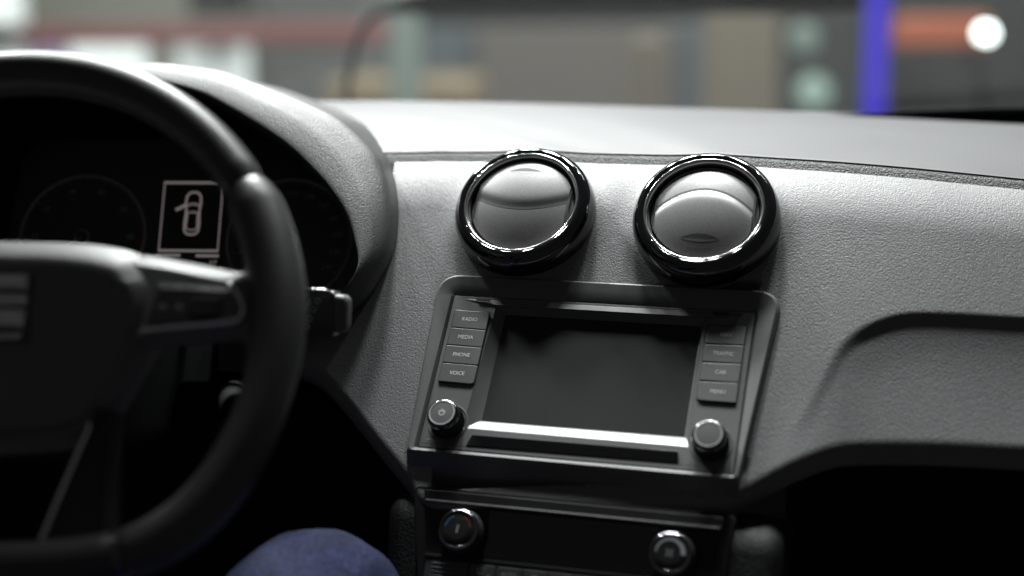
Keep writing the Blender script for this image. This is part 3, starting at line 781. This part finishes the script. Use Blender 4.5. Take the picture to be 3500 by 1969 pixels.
# emblem: a stepped chrome S in a black field
em = thing('x', 'x', 'x'); bpy.data.objects.remove(em)
plate('emblem_field', rpoly([(-30, -9), (30, -9), (30, 31), (-30, 31)], 4, 4), 10, lambda x, y: 15.0 + .20 * y, 'gloss_black', hub, .6)
def chromebit(P): plate('emblem', P, 12, lambda x, y: 17.2 + .20 * y, 'ring_chrome', hub, 1.8, smooth=50)
chromebit(rpoly([(-26, 20.4), (28, 20.4), (28, 29.6), (-18, 29.6)], .8, 3))
chromebit(rpoly([(-26, 11.4), (28, 11.4), (28, 18.6), (-26, 18.6)], .8, 3))
chromebit(rpoly([(-8, -1.2), (27, -1.2), (28, 9.6), (4, 9.6)], .8, 3))
chromebit(rpoly([(-28, -8.0), (24, -8.0), (26.6, -3.0), (-28, -3.0)], .8, 3))
# spokes
def spoke(sd):
    T = [(58, 56), (85, 53.5), (105, 50.4), (128, 46.0), (143, 43.2), (150, 44.5), (156, 51), (162, 62)]
    Bm = [(58, -6), (95, -3.5), (125, 0), (146, 2), (152, -1), (158, -12), (163, -26)]
    lps = []
    for i in range(44):
        u = 58 + 107 * i / 43; t_ = lerpk(T, u); b_ = lerpk(Bm, u); dz = 6 * sstep(146, 165, u)
        sec = [(t_ - 2, -15), (t_, -12), (t_ + .2, -9), (t_ - .8, -6.6), (t_ - 5.8, .2 - dz * .2), (t_ - 10.8, 7.0 - dz * .3), (t_ - 11.8, 7.8 - dz * .3), (t_ - 13.2, 8.0 - dz * .3), (b_ + 5, 9 - dz * .3), (b_ + 1, 9 - dz * .3), (b_ - 1.5, 5), (b_ - 2.4, -2), (b_ - 1, -10), (b_ + 2, -15)]
        lps.append([(sd * u, q[0], q[1]) for q in sec])
    V, F = loft(lps, cap0=True, cap1=True)
    sp = mesh('spoke', V, F, 'hub_plastic', sw, 50)
    m1 = lambda L: [(sd * x, y) for x, y in L]
    Pp = rpoly(m1([(96, 2), (146, 7.2), (151, 12.5), (147, 23.6), (100.5, 24.4)]), [1, 3, 3, 1, 1], 4)
    pn = plate('control_panel', Pp, 4, 10.6, 'wheel_panel', sp, .8)
    # thin chrome edging round the panel
    ed = [(94.5, .0, 11.6), (120, 2.7, 11.8), (146.5, 5.6, 11.8), (151.2, 8.0, 11.8), (152.8, 12.8, 11.4), (150.4, 19, 10.4), (146, 26.6, 8.6), (141, 30.6, 7.4)]
    tube('chrome_trim', [(sd * p.x, p.y, p.z) for p in crom(ed, 6)], 1.25, 'chrome', pn, n=12)
    # upper rocker key, sloping back
    lo = [(101, 25.0, 10.9), (120, 24.6, 10.9), (138, 24.2, 10.9), (144.5, 24.2, 10.4)]
    hi = [(101.5, 33.0, 6.4), (120, 31.2, 6.4), (136, 29.2, 6.4), (141, 27.6, 7.2)]
    rows_ = [[(sd * p[0], p[1] - .6, p[2] - 5) for p in lo], [(sd * p[0], p[1], p[2] - .4) for p in lo], [(sd * p[0], p[1] + .5, p[2]) for p in lo], [(sd * (p[0] + q[0]) / 2, (p[1] + q[1]) / 2, (p[2] + q[2]) / 2 + .7) for p, q in zip(lo, hi)], [(sd * p[0], p[1], p[2]) for p in hi], [(sd * p[0], p[1] + .8, p[2] - 4) for p in hi]]
    V, F = loft(rows_, closed=False)
    b1 = mesh('rocker_key', V, F, 'wheel_panel', sp, 50)
    for xx, s_ in ((112, '- o'), (128, '+ o')):
        t_o = text('button_symbol', s_, 4.2, 'print_dim', b1, (sd * xx, 27.2, 10.6), thick=.02); t_o.rotation_euler = (-.38, 0, 0)
    for (x0, x1) in ((100.5, 110.5), (111.3, 119)):
        b2 = plate('control_button', rpoly(m1([(x0, 4.6 + (x0 - 100) * .08), (x1, 5.0 + (x1 - 100) * .08), (x1, 22), (x0, 21.6)]), 1, 3), 8, 11.4, 'wheel_panel', pn, .5)
        arcband('button_symbol', 1.6, 2.2, 200, -20, 11.5, 'print_dim', b2, loc=(sd * (x0 + x1) / 2, 13.5, 0), n=16)
    plate('thumb_wheel', rpoly(m1([(122, 7.6), (140, 9), (140, 21), (122, 20)]), 1.6, 3), 8, 12.6, 'soft_black', pn, 1.0)
spoke(1); spoke(-1)
# forked lower spoke round an opening edged in chrome
for sd in (1, -1):
    lps = []
    for i in range(16):
        s = i / 15; v = -46 - 84 * s
        ui = 70.5 - 21 * sstep(0, 1, s) ; uo = 84 + 8 * s * s
        lps.append([(sd * ui, v, -12), (sd * ui, v, 4 - 2 * s), (sd * (ui + 2), v, 7 - 2 * s), (sd * (uo - 3), v, 5 - 2 * s), (sd * uo, v, 0), (sd * uo, v, -12)])
    V, F = loft(lps, cap0=True, cap1=True); mesh('lower_spoke', V, F, 'soft_black', sw, 40)
op = [(70, -54, 5), (69, -60, 5.4), (64, -76, 5.4), (57, -100, 5), (51, -121, 4.4), (47, -127.6, 4), (40, -130.4, 4), (20, -131.2, 4), (0, -131.4, 4)]
op = op + [(-x, y, z) for x, y, z in op[-2::-1]]
tube('opening_trim', crom(op, 6), 1.6, 'satin_chrome', sw, n=10)

# ================================================================== COLUMN, STALK, IGNITION
sc_ = thing('steering_column', 'black steering column shroud with ignition lock behind the wheel', 'steering column', frame((-.3877, 1.00, -.262), 0, 8))
lps = []
for y_, wd, hu, hd in ((-95, 48, 30, 42), (-80, 58, 36, 52), (0, 62, 38, 60), (90, 66, 40, 64)):
    P = rpoly([(-wd, -hd), (wd, -hd), (wd, hu), (-wd, hu)], 22, 8); lps.append([(p[0], p[1], -y_) for p in P])
V, F = loft(lps, cap0=True, cap1=True); mesh('shroud', V, F, 'void_black', sc_, 40)
ig = lathe('ignition_lock', [(11, -10), (11, 16), (10, 18), (9, 18.4), (8.4, 15), (.3, 15)], 'void_black', sc_, n=48, loc=(103, -22, 2), cap1=True)
ig.rotation_euler = (R(8), R(22), 0)
flat('key_slot', [(-1.2, -6), (1.2, -6), (1.2, 6), (-1.2, 6)], 15.2, 'gap_black', ig)
V, F = loft([[(p[0], p[1], -30) for p in rpoly([(60, -54), (104, -52), (104, -26), (60, -26)], 10, 6)], [(p[0], p[1], -6) for p in rpoly([(60, -48), (112, -44), (112, -12), (60, -12)], 10, 6)], [(p[0], p[1], 4) for p in rpoly([(64, -44), (111, -40), (111, -9), (64, -9)], 9, 6)]], cap0=True, cap1=True)
mesh('lock_housing', V, F, 'void_black', sc_, 40)
plate('column_lever', rpoly([(84, -56), (97, -48), (104, -32), (92, -36)], 4, 4), -6, 10, 'soft_black', sc_, 2)
st = thing('wiper_stalk', 'black wiper stalk with white symbols sticking out to the right of the wheel', 'stalk', frame((-.2260, 1.02, -.2275), 6, 12))
def stalk_sec(x, hh, dd, r): return [(x, p[0], p[1]) for p in rpoly([(-hh, -dd), (hh, -dd), (hh, dd), (-hh, dd)], r, 5)]
V, F = loft([stalk_sec(-130, 6, 6, 4), stalk_sec(-80, 7, 6.5, 4), stalk_sec(-50, 13.6, 8.5, 5), stalk_sec(-20, 15.4, 9, 4.5), stalk_sec(5, 15.4, 9, 4), stalk_sec(8.4, 15.2, 8.8, 4), stalk_sec(9.2, 14, 8, 4)], cap0=True, cap1=True)
mesh('stalk_arm', V, F, 'stalk_black', st, 40)
V, F = loft([stalk_sec(9.0, 12.4, 7, 4), stalk_sec(9.6, 13, 7.6, 4), stalk_sec(15, 12.8, 7.4, 4.5), stalk_sec(17.4, 11, 6, 5), stalk_sec(18, 9, 4.5, 4)], cap0=True, cap1=True)
mesh('end_knob', V, F, 'unit_plastic', st, 40)
tube('gloss_edge', [(-60, 14.6, 6.4), (-20, 15.2, 7.4), (2, 15.2, 7.4), (6, 14.0, 7.4), (8, 10.0, 7.6), (8.2, -8, 7.6)], 1.5, 'gloss_black', st, n=10)
for (x0, y0, x1, y1, w_) in ((-18, -7, -12, -1, 1.4), (-12, 0, -8, 6.5, 1.2)):
    ribbon('stalk_symbol', [(x0, y0), (x1, y1)], w_, 'print_dim', st, h=9.1)
for (cx_, cy_) in ((-2, 8), (-5, 2.5), (-7.5, -4), (-9.5, -9.5)):
    ribbon('stalk_symbol', [(cx_ + 2 * math.cos(R(a)), cy_ + 1.8 * math.sin(R(a))) for a in range(0, 360, 40)], .5, 'print_dim', st, True, h=9.1)
ribbon('stalk_symbol', [(-9.6, 6), (-8, 8.6), (-6.6, 5.8)], .8, 'print_dim', st, h=9.1)
text('stalk_symbol', '1x', 4.0, 'print_dim', st, (-15.5, 9.4, 9.1), thick=.02)

# ================================================================== PERSON (only a denim knee shows)
def leg():
    me = bpy.data.meshes.new('person'); bm = bmesh.new()
    J = [((-.335, .30, -.560), .084), ((-.310, .55, -.525), .072), ((-.275, .76, -.474), .057), ((-.250, .87, -.436), .0490), ((-.230, .945, -.409), .0485), ((-.214, .990, -.440), .0485), ((-.204, 1.03, -.52), .050), ((-.196, 1.08, -.66), .052), ((-.188, 1.14, -.86), .042)]
    P = crom([j[0] for j in J], 8); rad = [lin([(i * 8, j[1]) for i, j in enumerate(J)], i) for i in range(len(P))]
    n = 48; prev = None
    for i, p in enumerate(P):
        t = (P[min(i + 1, len(P) - 1)] - P[max(i - 1, 0)]).normalized(); s = t.cross(Vector((0, 0, 1))).normalized(); u2 = s.cross(t)
        ring = []
        for j in range(n):
            a = 2 * math.pi * j / n
            wr = 1 + .018 * math.sin(5 * a + i * .9) * math.sin(i * .55) + .012 * math.sin(9 * a - i * .7)
            q = p + (s * math.cos(a) * 1.06 + u2 * math.sin(a)) * rad[i] * wr
            ring.append(bm.verts.new((q.x, q.y, q.z + Z0)))
        if prev:
            for j in range(n): bm.faces.new((prev[j], prev[(j + 1) % n], ring[(j + 1) % n], ring[j]))
        else: bm.faces.new(ring[::-1])
        prev = ring
    bm.faces.new(prev); bmesh.ops.recalc_face_normals(bm, faces=bm.faces)
    for f in bm.faces: f.smooth = True
    bm.to_mesh(me); bm.free(); me.materials.append(M['denim'])
    o = bpy.data.objects.new('person', me); COL.objects.link(o)
    tag(o, 'bent knee of a seated person in dark blue denim jeans', 'person')
leg()

# ================================================================== WINDSCREEN
ws = thing('windscreen', 'sloping glass windscreen rising from the front edge of the dashboard', 'windscreen', Matrix.Translation((0, 1.53, Z0 - .14)))
V, F = [], []; nx, ny = 24, 10
def wpt(s, t, off=0):
    x = -.75 + 1.5 * s; c = (x / .75) ** 2
    y = -.02 - .07 * c - .95 * t; z = -.012 - .006 * c + .55 * t + .05 * math.sin(math.pi * t)
    return (x, y + off * .5, z + off * .86)
for i in range(nx + 1):
    for j in range(ny + 1): V.append(wpt(i / nx, j / ny))
for i in range(nx):
    for j in range(ny):
        a = i * (ny + 1) + j; F.append((a, a + 1, a + ny + 2, a + ny + 1))
k0 = len(V)
for i in range(nx + 1):
    for j in range(ny + 1): V.append(wpt(i / nx, j / ny, .004))
F2 = [tuple(k0 + q for q in f[::-1]) for f in F]
mesh('pane', V, F + F2, 'windscreen_glass', ws, 60, k=1, recalc=False)
V, F = [], []
for i in range(nx + 1):
    for j in range(4): V.append(wpt(i / nx, -.06 + (.024 + .0105 * sstep(.45, .75, i / nx)) * j, -.003))
for i in range(nx):
    for j in range(3):
        a = i * 4 + j; F.append((a, a + 1, a + 5, a + 4))
mesh('black_border', V, F, 'gap_black', ws, 60, k=1)

# ================================================================== HALL BEYOND THE GLASS (out of focus)
mat('hall_floor', (.16, .16, .16), .5)
mat('bg_white', (.78, .82, .82), .7); mat('bg_grey', (0.064, 0.065, 0.064), .7); mat('bg_olive', (0.120, 0.120, 0.104), .7)
mat('bg_darkgrey', (0.011, 0.012, 0.012), .7); mat('bg_black', (.015, .014, .014), .7); mat('bg_red', (0.124, 0.048, 0.048), .7)
mat('bg_brown', (0.062, 0.054, 0.049), .7); mat('bg_tan', (0.092, 0.077, 0.059), .7); mat('bg_sand', (0.156, 0.121, 0.078), .7)
mat('bg_green', (0.143, 0.173, 0.156), .7); mat('bg_orange', (0.225, 0.059, 0.027), .6); mat('bg_slate', (0.044, 0.051, 0.057), .7)
mat('bg_frame', (.05, .042, .038), .5)
mat('bg_violet', (.24, .20, .30), .7)
mat('led_blue', (.02, .02, .1), .5, emit=(.06, .015, 1, .6)); mat('lamp_white', (.8, .8, .8), .5, emit=(.9, 1, 1, 9)); mat('lamp_green', (.1, .12, .11), .5, emit=(.6, .85, .72, .40)); mat('lamp_green_dim', (.1, .12, .11), .5, emit=(.6, .8, .70, .14))
fl = mesh('floor', [(-8, 2.4, 0), (8, 2.4, 0), (8, 12, 0), (-8, 12, 0)], [(0, 1, 2, 3)], 'hall_floor', None, 0, k=1); fl['kind'] = 'structure'
wl_ = mesh('back_wall', [(-8, 11.5, 0), (8, 11.5, 0), (8, 11.5, 4), (-8, 11.5, 4)], [(0, 1, 2, 3)], 'bg_darkgrey', None, 0, k=1); wl_['kind'] = 'structure'
def box(name, label, cat, x0, x1, y, z0, z1, m, depth=.12, group=None):
    bv = .012
    P = rpoly([(x0, z0), (x1, z0), (x1, z1), (x0, z1)], bv, 2)
    V, F = loft([[(p[0], y + depth, p[1]) for p in P], [(p[0], y + bv, p[1]) for p in P], [(p[0], y, p[1]) for p in inset(P, bv)]], cap0=True, cap1=True)
    o = mesh(name, V, F, m, None, 30, k=1)
    return tag(o, label, cat, group)
Y = 6.0
def bx(px): return (px - 1288) / 3902.6          # slope across the view
def X(px, y): return y * math.tan(math.atan((px - 1288) / 3902.6) + math.atan(-.0945))
def ZZ(py, y): return Z0 + y * (-.0178 - py * .000253)
def panel(name, label, cat, p0, p1, q0, q1, y, m, depth=.12, group=None, foot=True):
    z1 = ZZ(q0, y); z0 = ZZ(q1, y)
    return box(name, label, cat, X(p0, y), X(p1, y), y, z0, z1, m, depth, group)
panel('partition_wall', 'pale olive grey partition wall far behind the steering wheel', 'partition', -200, 640, -250, 420, 7.4, 'bg_olive')
panel('partition_wall', 'dark grey green partition wall between white panels and car pillar', 'partition', 630, 1000, -250, 420, 7.6, 'bg_grey')
panel('display_board', 'white display board above the left end of the steering wheel rim', 'board', -60, 66, 95, 420, 6.6, 'bg_white', group='white boards')
panel('display_board', 'white display board above the top of the steering wheel rim', 'board', 185, 372, 95, 420, 6.6, 'bg_white', group='white boards')
panel('display_board', 'white display board above the instrument hood', 'board', 452, 622, 95, 420, 6.6, 'bg_white', group='white boards')
panel('poster_stand', 'small violet poster stand between white boards', 'stand', 82, 150, 90, 420, 6.5, 'bg_violet')
panel('banner', 'long dull red banner running above the white boards', 'banner', -200, 985, 52, 108, 6.3, 'bg_red', .04)
panel('hanging_box', 'dark box hanging above the red banner', 'box', 490, 620, -120, 38, 6.4, 'bg_darkgrey')
panel('column', 'narrow white column at the far left edge of the view', 'column', -60, 62, -250, 60, 6.2, 'bg_white')
panel('counter', 'sand coloured counter low beyond the dashboard edge', 'counter', 820, 1190, 205, 430, 5.6, 'bg_sand', .5)
panel('pillar', 'pale green pillar beside the sand coloured counter', 'pillar', 985, 1058, -60, 430, 5.4, 'bg_green', .08)
panel('backdrop', 'broad brown grey backdrop beyond the middle of the dashboard', 'backdrop', 1200, 1700, 66, 430, 6.8, 'bg_brown')
panel('backdrop', 'slate grey backdrop between pale green pillar and brown backdrop', 'backdrop', 1050, 1230, 66, 430, 6.9, 'bg_slate')
panel('pillar', 'pale tan pillar right of the brown backdrop', 'pillar', 1592, 1668, 90, 430, 5.4, 'bg_tan', .08)
panel('backdrop', 'slate backdrop between the two tan uprights', 'backdrop', 1668, 1800, 60, 430, 6.9, 'bg_slate')
panel('curtain', 'wide tan curtain left of the green lamps', 'curtain', 1768, 1960, -60, 430, 5.9, 'bg_tan', .08)
panel('backdrop', 'charcoal backdrop behind the blue light column', 'backdrop', 1930, 2250, 34, 430, 6.7, 'bg_darkgrey')
panel('light_column', 'glowing blue light column on the right', 'light', 2176, 2226, -200, 430, 5.0, 'led_blue', .05)
panel('sign', 'orange sign right of the blue light column', 'sign', 2240, 2480, 48, 122, 6.0, 'bg_orange', .06)
panel('partition_wall', 'dark charcoal partition wall at the right edge', 'partition', 2236, 2900, -250, 430, 7.0, 'bg_darkgrey')
# window post of a car standing in front: a dark curved bar
py_ = 2.5
tb = [(X(862, py_), py_, ZZ(330, py_)), (X(876, py_), py_, ZZ(240, py_)), (X(902, py_), py_, ZZ(110, py_)), (X(945, py_), py_, ZZ(42, py_)), (X(1010, py_), py_, ZZ(14, py_)), (X(1120, py_), py_, ZZ(-2, py_)), (X(1300, py_), py_, ZZ(-8, py_)), (X(1700, py_), py_, ZZ(-8, py_)), (X(2150, py_), py_, ZZ(-6, py_))]
tb = crom(tb, 8)
o = tube('window_frame', tb, [.006 + .022 * sstep(26, 44, i) for i in range(len(tb))], 'bg_frame', None, n=12, k=1)
tag(o, 'dark curved window frame bar rising beyond the instrument hood and running along the top', 'frame')
py_ = 4.2
tb = [(X(2420, py_), py_, ZZ(110, py_)), (X(2455, py_), py_, ZZ(190, py_)), (X(2490, py_), py_, ZZ(330, py_))]
o = tube('window_frame', crom(tb, 8), .008, 'bg_black', None, n=10, k=1)
tag(o, 'thin dark slanting bar below the white lamp on the right', 'frame')
def lamp(name, label, px, py, y, r, m):
    n = 24; V = []; F = []
    prof = [(r * .6, .10), (r, .06), (r, .012), (r * .94, 0), (r * .5, -.006), (.001, -.008)]
    loops = [[(q * math.cos(2 * math.pi * j / n), h, q * math.sin(2 * math.pi * j / n)) for j in range(n)] for q, h in prof]
    V, F = loft(loops, cap0=True, cap1=True)
    o = mesh(name, V, F, m, None, 50, k=1); o.location = (X(px, y), y, ZZ(py, y)); tag(o, label, 'lamp')
lamp('spot_lamp', 'bright white round lamp at the top right', 2474, 88, 5.6, .022, 'lamp_white')
lamp('globe_lamp', 'upper of the two pale green lamps left of the blue column', 2020, 100, 5.3, .05, 'lamp_green_dim')
lamp('globe_lamp', 'lower of the two pale green lamps left of the blue column', 2048, 232, 5.3, .055, 'lamp_green')
